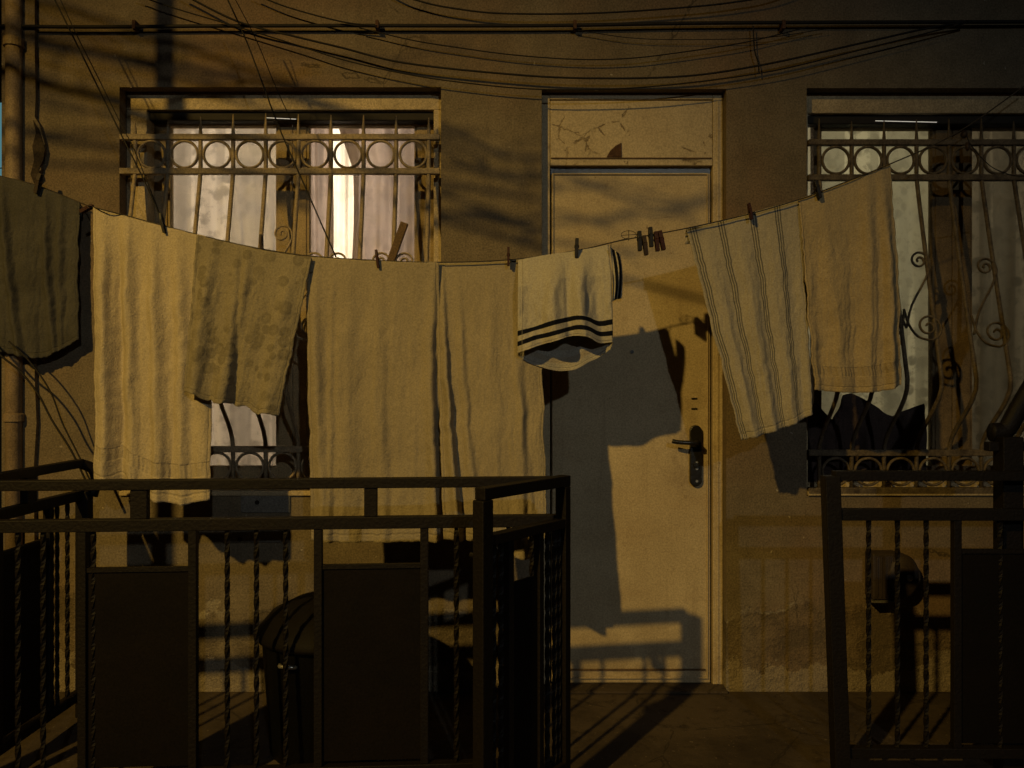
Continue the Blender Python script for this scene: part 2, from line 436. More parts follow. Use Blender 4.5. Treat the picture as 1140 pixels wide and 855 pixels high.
# ------------------------------------------------------------------ house
house = thing('house', 'ochre plastered house front with two barred windows and a cream metal door', 'house', (0, 0, 0))
WL = (wx(133), wx(491), wz(552), wz(97)); DR = (wx(603), wx(808.5), 0.004, wz(99)); WR = (wx(898), wx(1256), wz(552), wz(98))
X0, X1, ZT = wx(5.2), 3.4, 3.7
def facade():
    m = MB(); bm = m.bm; T = .24
    xs = sorted([X0, X1, *WL[:2], *DR[:2], *WR[:2]]); zs = sorted({0.0, ZT, WL[2], WL[3], DR[3], WR[3], DR[2]})
    holes = [WL, DR, WR]
    def quad(a, b, c, d): bm.faces.new([bm.verts.new(p) for p in (a, b, c, d)])
    for xa, xb in zip(xs, xs[1:]):
        for za, zb in zip(zs, zs[1:]):
            cx, cz = (xa + xb) / 2, (za + zb) / 2
            if any(h[0] < cx < h[1] and h[2] < cz < h[3] for h in holes): continue
            quad((xa, 0, za), (xb, 0, za), (xb, 0, zb), (xa, 0, zb))
    for a, b, z0, z1 in holes:
        quad((a, 0, z0), (a, T, z0), (a, T, z1), (a, 0, z1)); quad((b, 0, z0), (b, T, z0), (b, T, z1), (b, 0, z1))
        quad((a, 0, z1), (b, 0, z1), (b, T, z1), (a, T, z1)); quad((a, 0, z0), (b, 0, z0), (b, T, z0), (a, T, z0))
    quad((X0, 0, 0), (X0, 5, 0), (X0, 5, ZT), (X0, 0, ZT)); quad((X1, 0, 0), (X1, 5, 0), (X1, 5, ZT), (X1, 0, ZT))
    quad((X0, 0, ZT), (X1, 0, ZT), (X1, 5, ZT), (X0, 5, ZT)); quad((X0, 5, 0), (X1, 5, 0), (X1, 5, ZT), (X0, 5, ZT))
    bmesh.ops.remove_doubles(bm, verts=bm.verts, dist=1e-5)
    return m
wall = facade().build('wall', M['plaster'], house)
# corner strip beside the drainpipe, its edge broken away half way down
edge = [(42, -340), (42, 60), (43, 110), (42, 132), (47, 140), (50, 150), (53, 162), (52, 172), (48, 182), (49, 190), (44, 200), (46, 215), (42, 240), (43, 300), (42, 420), (44, 470), (41, 520), (42, 640), (46, 690), (42, 769)]
poly = [(X0 + .001, wz(-340)), *[(wx(a), wz(b)) for a, b in edge], (X0 + .001, wz(769))]
MB().prism(poly, -.02, .0).build('corner_strip', M['plaster'], house)
rag = [(41, 136), (47, 146), (51, 158), (54, 168), (52, 180), (47, 190), (49, 198), (42, 206), (38, 196), (42, 180), (40, 165), (44, 150)]
MB().prism([(wx(a), wz(b)) for a, b in rag], -.024, -.0205).build('broken_plaster', M['bare'], house)
# damp patches of bare render low on the facade
def blob(cx, cy, rx, ry, seed, n=26):
    r_ = random.Random(seed); pts = []
    for i in range(n):
        a = 2 * math.pi * i / n; k = .72 + .4 * r_.random()
        pts.append((wx(cx + rx * k * math.cos(a)), wz(cy + ry * k * math.sin(a))))
    return pts

# windows ---------------------------------------------------------
def window(box, frame_band, sash_px, label, sm):
    x0, x1, z0, z1 = box; bl, br, bt, bb = frame_band
    y0, y1 = .055, .1255
    xi0, xi1, zi0, zi1 = x0 + bl, x1 - br, z0 + bb, z1 - bt
    m = MB()
    m.box(x0, x1, y0, y1, zi1, z1); m.box(x0, xi0, y0, y1, z0, zi1); m.box(xi1, x1, y0, y1, z0, zi1); m.box(xi0, xi1, y0, y1, z0, zi0)
    w = m.build('window', M['band'], house, bevel=.004, label=label)
    # sill slab
    MB().box(x0 + .003, x1 - .003, -.012, y0 - .001, z0 + .001, z0 + .02).build('sill', M['band'], w, bevel=.004)
    MB().box(xi0, xi1, y0 + .02, y1, zi1 - .035, zi1 - .002).build('roller_box', M['slate'], w, bevel=.004)
    zs1 = zi1 + .02
    for a, b, s0, s1, top in sash_px:              # outer sash x0,x1 and stile widths (m)
        a, b = bx(a, .126), bx(b, .126); ya, yb = .126, .166
        if a - xi0 < .03: s0 += .025 + a - xi0; a = xi0 - .025       # the outer stiles sit behind the surround
        if xi1 - b < .06: s1 += .025 + xi1 - b; b = xi1 + .025
        zb = zi0 - .02; g0 = bz(519, .126); g1 = bz(top, .126)
        f = MB(); f.box(a, a + s0, ya, yb, zb, zs1); f.box(b - s1, b, ya, yb, zb, zs1)
        f.box(a + s0, b - s1, ya, yb, g1, zs1); f.box(a + s0, b - s1, ya, yb, zb, g0)
        so = f.build('sash', sm, w, bevel=.003)
        e = MB(); t = .009                          # glazing bead
        e.box(a + s0, a + s0 + t, ya + .006, yb, g0, g1); e.box(b - s1 - t, b - s1, ya + .006, yb, g0, g1)
        e.build('glazing_bead', sm, w)
        MB().box(a + s0, b - s1, .150, .153, g0, g1).build('pane', M['glass'], w)
    return w
winL = window(WL, (.080, .034, .068, .045), [(157, 325.5, .104, .058, 140), (326, 482, .054, .066, 140)], 'barred window on the left, its two sashes lit from inside', M['sash'])
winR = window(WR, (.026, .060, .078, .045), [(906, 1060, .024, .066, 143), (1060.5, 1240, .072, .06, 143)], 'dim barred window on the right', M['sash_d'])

# grilles ---------------------------------------------------------
def bulge(z, zt, zb):
    t = (zt - z) / (zt - zb)
    if t <= 0 or t >= 1: return 0
    if t < .74: return .185 * (t / .74) ** 1.05
    k = (t - .74) / .26
    return .185 * (.5 + .5 * math.cos(math.pi * k)) if k < 1 else 0
def spiral(cx, cz, r, turns, start, sgn, n=40):
    out = []
    for i in range(n + 1):
        t = i / n; a = start + sgn * turns * 2 * math.pi * t; rr = r * (1 - .86 * t)
        out.append((cx + rr * math.cos(a), cz + rr * math.sin(a)))
    return out
def grille(box, ytop, bars, rings, y_rows, motifs, label, gm):
    x0, x1 = box[:2]
    r1, r2, r3, r4 = y_rows                         # px of the four rails
    g = None
    for y, h in ((r2, .023), (r1, .022), (r3, .024), (r4, .024)):
        z = wz(y); m = MB().box(x0 + .004, x1 - .004, -.013, .013, z - h / 2, z + h / 2)
        if g is None: g = m.build('window_grille', gm, house, bevel=.003, label=label)
        else: m.build('rail', gm, g, bevel=.003)
    zt, zb = wz(r2), wz(r3)
    k = 0
    for px in bars:
        x = wx(px); pts = []
        z = wz(ytop[k % len(ytop)]); k += 1
        pts.append((x, 0, z)); pts.append((x, 0, wz(r1))); pts.append((x, 0, zt))
        for i in range(1, 30):
            zz = zt + (zb - zt) * i / 30; pts.append((x, -bulge(zz, zt, zb), zz))
        pts += [(x, 0, zb), (x, 0, wz(r4))]
        rr = [.002] + [.0086] * (len(pts) - 1)
        MB().tube(pts, rr, 6).build('bar', gm, g, smooth=True)
    proto = None
    zc = (wz(r1) + wz(r2)) / 2; zc2 = (wz(r3) + wz(r4)) / 2
    for rowz, rad in ((zc, .0515), (zc2, .0515)):
        for px in rings:
            x = wx(px)
            if proto is None:
                proto = MB().tube([(x + rad * math.cos(a * math.pi / 24), 0, rowz + rad * math.sin(a * math.pi / 24)) for a in range(48)], .0056, 6, closed=True, flat=1.5).build('ring', gm, g, smooth=True)
                px0, pz0 = x, rowz
            else:
                c = proto.copy(); COL.objects.link(c); c.parent = g; c.location = proto.location + Vector((x - px0, 0, rowz - pz0))
    # scrollwork: four spirals round a node on a bar
    for bpx, ny, sides in motifs:
        for sgn in sides:
            x = wx(bpx)
            for up in (1, -1):
                z_n = wz(ny)
                if up > 0: cx, cz, r = x + sgn * .078, z_n + .245, .036
                else: cx, cz, r = x + sgn * .082, z_n - .005, .050
                st = math.pi * .0 if sgn > 0 else math.pi
                if up > 0:
                    sp = spiral(cx, cz, r, 1.6, 0 if sgn > 0 else math.pi, sgn)
                    lead = [(x, z_n - .01), (x + sgn * .03, z_n + .075), (x + sgn * .09, z_n + .17), (cx + sgn * r * 1.03, cz - .02)]
                else:
                    sp = spiral(cx, cz, r, 1.7, -math.pi * .5, sgn)
                    lead = [(x, z_n + .06), (x + sgn * .012, z_n + .0), (x + sgn * .04, z_n - .042)]
                path = [(a, -bulge(b, zt, zb) - .004, b) for a, b in lead + sp]
                MB().tube(smooth_path(path, 3), .0042, 5, flat=1.6).build('scroll', gm, g, smooth=True)
    return g
ringL = [169 + 36.4 * i for i in range(9)]
gL = grille(WL, (134, 133, 130, 127, 126, 127, 128, 128, 129, 131), [150.5] + [187 + 36.3 * i for i in range(9)][:9], ringL,
            (153, 191, 500, 538), [(296.5, 335, (1,)), (404.5, 366, (-1, 1)), (477, 366, (-1,)), (332, 366, (1,))], 'cream scrolled grille with a row of rings over the left window', M['grille'])
ringR = [930.5 + 36 * i for i in range(9)]
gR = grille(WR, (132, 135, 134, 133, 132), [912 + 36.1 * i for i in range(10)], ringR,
            (159, 198, 504, 546), [(989, 365, (-1, 1)), (1060, 372, (1,))], 'cream scrolled grille with a row of rings over the right window', M['grille_shaded'])

# door ------------------------------------------------------------
x0, x1, z0, z1 = DR
yj = .045
zt = wz(183); xl, xr = wx(613), wx(797)
fm = MB()
fm.box(x0 + .001, xl, yj, .12, z0, z1 - .001)                       # left jamb
fm.box(xr, x1 - .001, yj, .12, z0, z1 - .001)                       # right jamb
fm.box(xl, xr, yj, .12, wz(106), z1 - .001)
df = fm.build('door_frame', M['door'], house, bevel=.003)
MB().box(xr + .012, xr + .022, yj - .005, yj - .0005, z0 + .01, z1 - .03).build('stop_bead', M['door'], df, bevel=.002)
tp = MB().box(xl + .001, xr - .001, yj + .003, .12, wz(180.5), wz(107)).build('transom_panel', M['transom'], house, bevel=.003, label='cream panel above the door with cracked, flaking paint')
MB().prism([(wx(a), wz(b)) for a, b in ((677, 171), (681, 164), (687, 158.5), (693.5, 155), (694, 171.2))], yj - .001, yj + .0028).build('bare_patch', M['rust'], tp)
MB().box(xl + .004, xr - .004, yj - .002, yj + .0028, wz(173), wz(171.8)).build('panel_seam', M['slat'], tp)
leaf = MB().box(xl + .006, xr - .007, yj + .012, .10, .012, zt - .019).build('door', M['door'], house, bevel=.004, label='cream metal door with a black lock plate')
MB().box(xl + .004, xr - .004, yj + .03, .11, .006, zt + .003).build('door_rebate', M['lock'], house)
a, b = wx(619), wx(789)
lip = MB()
lip.box(a - .012, a - .006, yj + .004, yj + .0115, .03, zt - .02); lip.box(b + .006, b + .011, yj + .004, yj + .0115, .03, zt - .02)
lip.box(a - .006, b + .006, yj + .004, yj + .0115, zt - .026, zt - .02); lip.box(a - .006, b + .006, yj + .004, yj + .0115, .03, .037)
lip.build('edge_fold', M['door'], leaf, bevel=.002)
kick = MB(); kick.box(a, b, yj + .006, yj + .0115, .062, .068); kick.build('kick_seam', M['slat'], leaf)
# lock plate, keyholes, lever
px = wx(777.5)
def capsule(cx, zlo, zhi, r, y0, y1):
    pts = [(cx + r * math.cos(t), zhi - r + r * math.sin(t)) for t in [math.pi * i / 12 for i in range(13)]]
    pts += [(cx + r * math.cos(t), zlo + r + r * math.sin(t)) for t in [math.pi + math.pi * i / 12 for i in range(13)]]
    return MB().prism(pts, y0, y1)
capsule(px, wz(543), wz(474), .023, yj - .006, yj + .0118).build('lock_plate', M['lock'], leaf, bevel=.003)
lv = MB(); zl = wz(493.5)
lv.tube([(px, yj - .004, zl), (px, yj - .045, zl)], .011, 10)
lv.tube(smooth_path([(px, yj - .043, zl), (px - .03, yj - .05, zl + .002), (px - .075, yj - .048, zl + .004), (px - .10, yj - .043, zl + .008)], 5), .0085, 8, flat=.8)
lv.build('door_handle', M['lock'], leaf, smooth=True)
for yy in (516, 523, 537):
    MB().tube([(px + .003, yj - .009, wz(yy)), (px + .003, yj - .0055, wz(yy))], .005, 10).build('screw', M['chrome'], leaf)
MB().tube([(px, yj - .016, wz(519)), (px, yj - .0055, wz(519))], .010, 12).build('lock_barrel', M['lock'], leaf)
for yy in (444, 455.5):
    MB().box(px - .014, px + .008, yj + .0085, yj + .0117, wz(yy) - .003, wz(yy) + .003).build('bolt_slot', M['lock'], leaf)
MB().tube([(wx(706), yj + .006, wz(391)), (wx(706), yj + .0117, wz(391))], .007, 10).build('peephole', M['lock'], leaf)
# threshold
MB().box(x0 + .002, x1 - .002, -.03, yj + .011, .004, .012).build('door_step', M['floor'], house)

# wall plates under the left window
def plate(cx, cy, w, h, hole, label):
    t = thing('wall_plate', label, 'wall plate', at(cx, cy + h / 2))
    xa, xb, za, zb = wx(cx - w / 2), wx(cx + w / 2), wz(cy + h / 2), wz(cy - h / 2)
    MB().box(xa, xb, -.008, -.0005, za, zb).build('cover', M['grey'], t, bevel=.003)
    MB().tube([(wx(hole[0]), -.0095, wz(hole[1])), (wx(hole[0]), -.0075, wz(hole[1]))], .009, 12).build('hole', M['lock'], t)
plate(296, 560, 55, 21, (287, 559), 'grey metal wall plate with a round hole just under the left window sill')
plate(284, 597, 60, 13, (268, 600), 'lower grey metal wall plate below the left window, behind the twisted bars')

# ------------------------------------------------------------------ rooms, curtains, glowing light leaks
def room(box, name):
    x0, x1, z0, z1 = box; a, b, c, d, y0, y1 = x0 - .35, x1 + .35, z0 - .5, z1 + .35, .242, 2.2
    m = MB(); bm = m.bm
    for q in (((a, y1, c), (b, y1, c), (b, y1, d), (a, y1, d)), ((a, y0, c), (a, y1, c), (a, y1, d), (a, y0, d)), ((b, y0, c), (b, y1, c), (b, y1, d), (b, y0, d)),
              ((a, y0, c), (b, y0, c), (b, y1, c), (a, y1, c)), ((a, y0, d), (b, y0, d), (b, y1, d), (a, y1, d))):
        bm.faces.new([bm.verts.new(p) for p in q])
    return m.build(name, M['room'], kind='structure')
room(WL, 'left_room_walls'); room(WR, 'right_room_walls')
def curtain(x0, x1, y0, y1, d, waves, amp, m, label, edge=None, seed=0):
    xa, xb, za, zb = bx(x0, .215), bx(x1, .215), bz(y1, .215), bz(y0, .215)
    def fn(u, v):
        e0 = e1 = 0
        if edge: e0, e1 = edge(v)
        x = xa + e0 + (xb + e1 - xa - e0) * u
        y = d + amp * (.35 + .65 * min(1, v * 1.4 + .25)) * math.sin(2 * math.pi * waves * (u + .03 * noise.noise((u * 3, v * 2, seed)))) \
            + .012 * noise.noise((u * 5, v * 1.3, seed + 3))
        return (x, y, zb + (za - zb) * v)
    return MB().grid(fn, 90, 40).build('curtain', m, smooth=True, label=label, category='curtain')
# y here grows into the house, inside the panes
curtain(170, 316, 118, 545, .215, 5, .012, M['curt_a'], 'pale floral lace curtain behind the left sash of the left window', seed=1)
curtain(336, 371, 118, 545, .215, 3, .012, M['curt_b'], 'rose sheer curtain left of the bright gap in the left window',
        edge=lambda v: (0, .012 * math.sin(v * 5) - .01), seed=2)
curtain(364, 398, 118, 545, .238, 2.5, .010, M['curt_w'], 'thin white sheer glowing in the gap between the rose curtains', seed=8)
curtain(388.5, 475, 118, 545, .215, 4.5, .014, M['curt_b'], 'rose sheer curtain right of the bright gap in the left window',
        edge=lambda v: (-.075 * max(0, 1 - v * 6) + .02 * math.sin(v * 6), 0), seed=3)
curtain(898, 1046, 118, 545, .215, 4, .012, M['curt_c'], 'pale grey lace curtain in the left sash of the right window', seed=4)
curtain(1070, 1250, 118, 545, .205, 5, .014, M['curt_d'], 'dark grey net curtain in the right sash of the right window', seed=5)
for (xa, xb, py, lab) in ((290, 324, 125.0, 'thin glowing light leak at the top of the left window'), (984, 1054, 128.5, 'thin glowing light leak at the top of the right window')):
    a = Vector((wx(xa), .072, wz(py - .8))); b = Vector((wx(xb), .072, wz(py + .8)))  # added emissive rod imitates the bright leak above the sash
    MB().tube([a, b], .0011, 8).build('leak_strip', M['tube'], label=lab, category='lamp')
    
# dark clothes heaped on the right window sill, behind the bars
def heap():
    prof = [(903, 470), (912, 452), (922, 449), (932, 462), (940, 469), (946, 458), (952, 440), (962, 438), (975, 444), (990, 453), (1002, 462), (1010, 465), (1020, 459), (1034, 454), (1046, 450)]
    def fn(u, v):
        x, y = interp(prof, u); top = wz(y); bot = WR[2] + .021
        a = v * math.pi * .5
        depth = .030
        z = bot + (top - bot) * math.cos(a) ** .8 if v < 1 else bot
        yy = .115 - depth * math.sin(a) * (1.0 + .4 * math.sin(u * 23))
        n_ = noise.noise((u * 14, v * 4, 3)) * .012
        return (wx(x) + n_, yy + n_, z)
    return MB().grid(fn, 70, 20)
heap().build('clothes_heap', M['heap'], smooth=True, label='dark bundle of clothes heaped behind the bars of the right window', category='clothes heap')
# wooden slat behind the left grille
sl = MB(); sl.hexa([at(428, 296, .10) , at(437, 296, .10), at(438, 297, .085), at(430, 297, .085), at(446, 246, .10), at(454, 249, .10), at(455, 250, .085), at(447, 247, .085)])
sl.build('wood_slat', M['slat'], bevel=.002, label='short weathered wood slat leaning on the left window bars above the sheet', category='slat')

# ------------------------------------------------------------------ pipes and cables
dp = thing('drainpipe', 'weathered brown drainpipe at the left corner of the house', 'drainpipe', at(13.5, 769, .045) * 1)
p0 = at(13.5, 400, .045)
MB().tube([(p0.x, -.034, 0.0), (p0.x, -.034, 1.6), (p0.x, -.034, 3.6)], .029, 18).build('pipe', M['pipe'], dp, smooth=True)
for yy, h in ((52, .035), (470, .03)):
    z = at(0, yy, .045).z
    MB().lathe((p0.x, -.034, z), [(.0295, 0), (.036, .003), (.036, h), (.0295, h + .003)], 20).build('collar', M['pipe'], dp)
MB().box(p0.x - .034, p0.x + .034, -.046, -.0005, at(0, 47, .045).z, at(0, 43.5, .045).z).build('bracket', M['rust'], dp)

def cable(px, d, r, label, name='cable', group=None, m='cable', cat='cable', dd=None, n=8):
    pts = [at(x, y, dd[i] if dd else d) for i, (x, y) in enumerate(px)]
    return MB().tube(smooth_path(pts, n), r, 6).build(name, M[m], smooth=True, label=label, category=cat, **({'group': group} if group else {}))
G = 'cables strung across the top of the facade'
t = thing('conduit', 'thick black bundled cable running level across the top of the facade', 'cable', at(550, 28, .03))
q = smooth_path([at(x, y, .03) for x, y in ((-6, 29), (100, 30), (240, 29), (380, 28.5), (600, 28.5), (760, 26), (900, 25), (1075, 24.5), (1180, 24))], 12)
MB().tube(q, .0072, 8).build('sheath', M['cable'], t, smooth=True)
for cx in (150, 420, 640, 872):
    p = at(cx, 28, .03); MB().box(p.x - .006, p.x + .006, -.040, -.0005, p.z - .016, p.z + .016).build('clip', M['rust'], t)
cable([(340, -70), (430, -14), (470, 2), (510, 10), (560, 15), (650, 15), (740, 10), (820, 2), (880, -12), (980, -60)], .05, .0036, 'black cable sagging above the thick bundle at the very top', group=G)
cable([(200, -8), (265, 24), (330, 41), (380, 53), (450, 70), (560, 82), (650, 87), (760, 85), (850, 72), (950, 50), (1030, 32), (1078, 24)], .05, .004, 'heaviest black cable sagging below the bundle over the door', group=G)
cable([(150, -6), (197, 10), (265, 30), (330, 50), (380, 66), (440, 80), (500, 90), (590, 99), (680, 99), (760, 93), (860, 79), (960, 55), (1078, 25)], .05, .0026, 'thin black cable hanging lowest, just above the door top', group=G)
cable([(400, 31), (460, 45), (510, 53), (570, 61), (640, 66), (700, 65), (760, 58), (830, 47), (900, 30)], .04, .0024, 'thin dusty cable drooping closest under the bundle in the middle', group=G)
cable([(280, -8), (320, 8), (380, 24), (420, 29)], .05, .003, 'short black cable slanting down to the bundle above the left window', group=G)
cable([(640, 33), (700, 42), (760, 44), (850, 42), (920, 32)], .03, .0016, 'very thin cable nearly straight under the bundle right of centre', group=G)
cable([(838.5, 29), (840, 55), (844, 70), (845, 81)], .03, .0028, 'short black cable dropping from the bundle right of the door')
cable([(55, -12), (80, 38), (108, 95), (135, 150), (160, 200), (181, 247)], 0, .0026, 'left one of two taut wires slanting to the black peg', dd=[.30, .31, .33, .35, .37, .385], m='cable', cat='wire')
cable([(62, -12), (84, 36), (112, 92), (137, 143), (150, 168), (181, 246)], 0, .0018, 'right one of two taut wires slanting to the black peg', dd=[.30, .31, .33, .34, .35, .375], cat='wire')
cable([(248, -12), (272, 40), (292, 92), (312, 145), (345, 220), (374, 286)], 0, .0026, 'taut wire slanting across the left window to the line', dd=[.30, .31, .33, .35, .37, .385], cat='wire')
cable([(256, -12), (285, 44), (305, 92), (324, 134)], 0, .0016, 'thin wire ending on the left window grille', dd=[.30, .22, .12, .03], cat='wire')
cable([(-20, 372), (0, 395), (22, 413), (42, 438), (58, 468), (80, 503), (100, 545)], .16, .004, 'lower black cable drooping beside the drainpipe to the handrail', cat='cable')
cable([(10, 380), (28, 397), (45, 418), (58, 440), (70, 472), (88, 508), (106, 548)], .14, .0032, 'upper black cable drooping beside the drainpipe to the handrail', cat='cable')

# ------------------------------------------------------------------ washing line
DL = .38
line_px = [(0, 196), (43, 207), (90, 226), (105, 231), (140, 240), (181, 251), (235, 265), (290, 277), (345, 285), (420, 290), (490, 292), (570, 289), (642, 279), (690, 268), (765, 254), (835, 238), (890, 222), (912, 214), (990, 183), (1065, 148), (1140, 96), (1230, 30)]
pole_x = -1.705
def line_d(px):
    if px <= 30: return .085
    if px <= 92: return .085 - .037 * (px - 30) / 62
    return min(DL, .048 + (DL - .048) * (px - 92) / 13)
lp = [Vector((X0 + .012, -.002, 2.005)), at(-20, 190, .085)] + [at(x, y, line_d(x)) for x, y in line_px]
MB().tube(smooth_path(lp, 6), .0022, 6).build('washing_line', M['wire'], smooth=True, label='thin grey washing line sagging across the whole porch', category='washing line')
cable([(1060, 152), (1073, 146), (1080, 160), (1095, 178), (1112, 190), (1140, 196), (1190, 186)], .36, .0018, 'loose end of cord drooping from the line at the right window', name='cord', cat='cord')
kn = MB(); kn.lathe(at(1073, 150, .36), [(.004, -.012), (.010, -.006), (.012, .003), (.006, .014)], 10); kn.lathe(at(1077, 162, .36), [(.003, -.018), (.007, -.008), (.006, .010)], 8)
kn.build('cord_knot', M['peg_b'], smooth=True, label='dark knot of cord tied on the line at the far right', category='knot')

def line_y(px):
    for (a, b), (c, d) in zip(line_px, line_px[1:]):
        if a <= px <= c: return b + (d - b) * (px - a) / (c - a)

def cloth(name, top, bottom, m, label, cat, d0=DL, d1=DL, fold=None, mids=(), nu=110, nv=120, flap=.05, seed=0, wr=.006, thick=.003, group=None, hem=0.0, dfun=None, fl=.009):
    """grid cloth: rows of photo polylines at heights v, depth d0 -> d1, folds displace towards the viewer"""
    rows = sorted([(0.0, top), *mids, (1.0, bottom)], key=lambda r: r[0])
    nb = 4
    def pos(u, v):
        for (va, pa), (vb, pb) in zip(rows, rows[1:]):
            if v <= vb:
                k = (v - va) / (vb - va); k2 = k
                A = sinterp(pa, u); B = sinterp(pb, u)
                x = A[0] + (B[0] - A[0]) * k2; y = A[1] + (B[1] - A[1]) * k2; break
        d = d0 + (d1 - d0) * v if not dfun else dfun(x) + d1 * v
        p = at(x, y, d)
        off = fold(u, v) if fold else 0
        off += wr * (noise.noise((u * 4 + seed, v * 6, seed)) * (.25 + v) + .5 * noise.noise((u * 11 + seed, v * 9, seed + 5)))
        off += fl * (noise.noise((u * 8 + seed * 3, v * 1.1, seed * 2.0)) + .6 * abs(noise.noise((u * 17 + v * 2, v * 1.6, seed + 9.0)))) * (.4 + .6 * v)
        off += .0018 * noise.noise((u * 26 + v * 7, v * 21, seed + 4.0)) + .0011 * noise.noise((u * 60, v * 48, seed + 1.0))
        off *= min(1, .15 + v * 3)
        p.y -= off
        p.z += (hem * noise.noise((u * 7, seed, 0)) + .004 * noise.noise((u * 24, seed, 2))) * v ** 6
        p.x += (.005 * noise.noise((v * 9, seed, u)) + .003 * noise.noise((v * 30, seed, u))) * min(1, v * 5)
        return p
    def fn(u, vv):
        j = vv * (nv + nb)
        if j < nb:                                   # back flap folded over the line
            p = pos(u, 0); k = (nb - j) / nb
            return (p.x, p.y + .004 + .010 * min(1, k * 3), p.z - flap * k + .004 * (1 - k))
        p = pos(u, (j - nb) / nv)
        return p
    mb = MB(); mb.grid(fn, nu, nv + nb)
    o = mb.build(name, m, smooth=True, label=label, category=cat, **({'group': group} if group else {}))
    s = o.modifiers.new('thickness', 'SOLIDIFY'); s.thickness = thick; s.offset = 0
    return o
def gauss(u, c, w): return math.exp(-((u - c) / w) ** 2)
def ridges(*rs):
    """(centre at top, centre at bottom, width, depth at top, depth at bottom)"""
    def f(u, v):
        return sum((a + (b - a) * v) * gauss(u, c0 + (c1 - c0) * v, w) for c0, c1, w, a, b in rs)
    return f
def asym(rs):
    """sharp-sided folds: steep on the right, gentle on the left"""
    def f(u, v):
        s = 0
        for c0, c1, wl, wr_, a, b in rs:
            c = c0 + (c1 - c0) * v; k = (u - c)
            s += (a + (b - a) * v) * math.exp(-(k / (wl if k < 0 else wr_)) ** 2)
        return s
    return f

# 1 green towel in painted shade at the far left
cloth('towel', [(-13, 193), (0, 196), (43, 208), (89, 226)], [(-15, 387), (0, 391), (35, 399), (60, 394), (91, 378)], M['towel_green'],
      'greyish green towel hanging in painted shade at the far left of the line', 'towel', mids=[(.5, [(-14, 290), (20, 296), (60, 302), (88, 300)])], dfun=line_d, d1=-.005,
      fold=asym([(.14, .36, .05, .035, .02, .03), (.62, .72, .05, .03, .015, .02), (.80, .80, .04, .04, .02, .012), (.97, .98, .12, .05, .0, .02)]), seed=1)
# 2 tall cream towel
cloth('towel', [(104, 231), (140, 241), (181, 252), (232, 264)], [(107, 534), (122, 538), (138, 536), (165, 555), (200, 561), (235, 556)], M['towel_cream'],
      'tall cream terry towel with a woven band near its hem, left of the floral one', 'towel', mids=[(.55, [(106, 400), (122, 403), (136, 404), (180, 406), (236, 408)])],
      fold=asym([(.10, .10, .08, .035, .02, .028), (.30, .34, .06, .05, .030, .018), (.52, .56, .05, .06, .025, .02), (.74, .76, .05, .06, .02, .02), (.95, .95, .08, .05, .01, .015), (.22, .21, .04, .04, -.01, -.022)]), seed=2, hem=.008, fl=.013, nv=140)
# 3 floral towel
cloth('towel', [(219, 262), (262, 272), (300, 280), (347, 287)], [(205, 436), (222, 440), (237, 446), (275, 455), (311, 463)], M['floral'],
      'greenish towel embossed with round flowers, pegged over the edge of the cream towel', 'towel', d0=DL + .02, d1=DL + .045,
      fold=asym([(.14, .12, .07, .06, .015, .03), (.46, .44, .10, .05, .02, .038), (.40, .52, .03, .03, -.01, -.02), (.85, .9, .1, .1, .01, .03)]), seed=3, hem=.02)
# 4 big sheet, pegged in two falls
cloth('sheet', [(342, 286), (390, 289), (440, 291), (489, 292)], [(347, 601), (400, 603), (450, 602), (503, 600)], M['sheet'],
      'left of two cream sheets, hanging to below the railing', 'sheet', mids=[(.4, [(343, 415), (395, 416), (440, 416), (490, 415)])],
      fold=asym([(.05, .10, .05, .05, .012, .03), (.30, .27, .16, .10, .006, .026), (.56, .53, .07, .05, .006, .022), (.80, .74, .20, .12, .004, .020), (.965, .90, .06, .018, .014, .045), (.20, .14, .02, .02, .004, .012)]), seed=4, nv=140)
cloth('sheet', [(486, 292), (530, 292), (570, 290), (603, 288)], [(494, 600), (530, 603), (553, 609), (570, 617), (586, 621), (601, 615), (609, 597)], M['sheet'],
      'right of two cream sheets, beside the striped shorts', 'sheet', d0=DL - .02, d1=DL + .065, mids=[(.4, [(488, 415), (530, 418), (570, 420), (604, 420)])],
      fold=asym([(.05, .14, .05, .018, .012, .045), (.20, .30, .06, .03, .006, .02), (.50, .52, .20, .12, .006, .020), (.84, .70, .10, .035, .0, .034), (.72, .82, .03, .03, .003, .008)]), seed=5, nv=140)
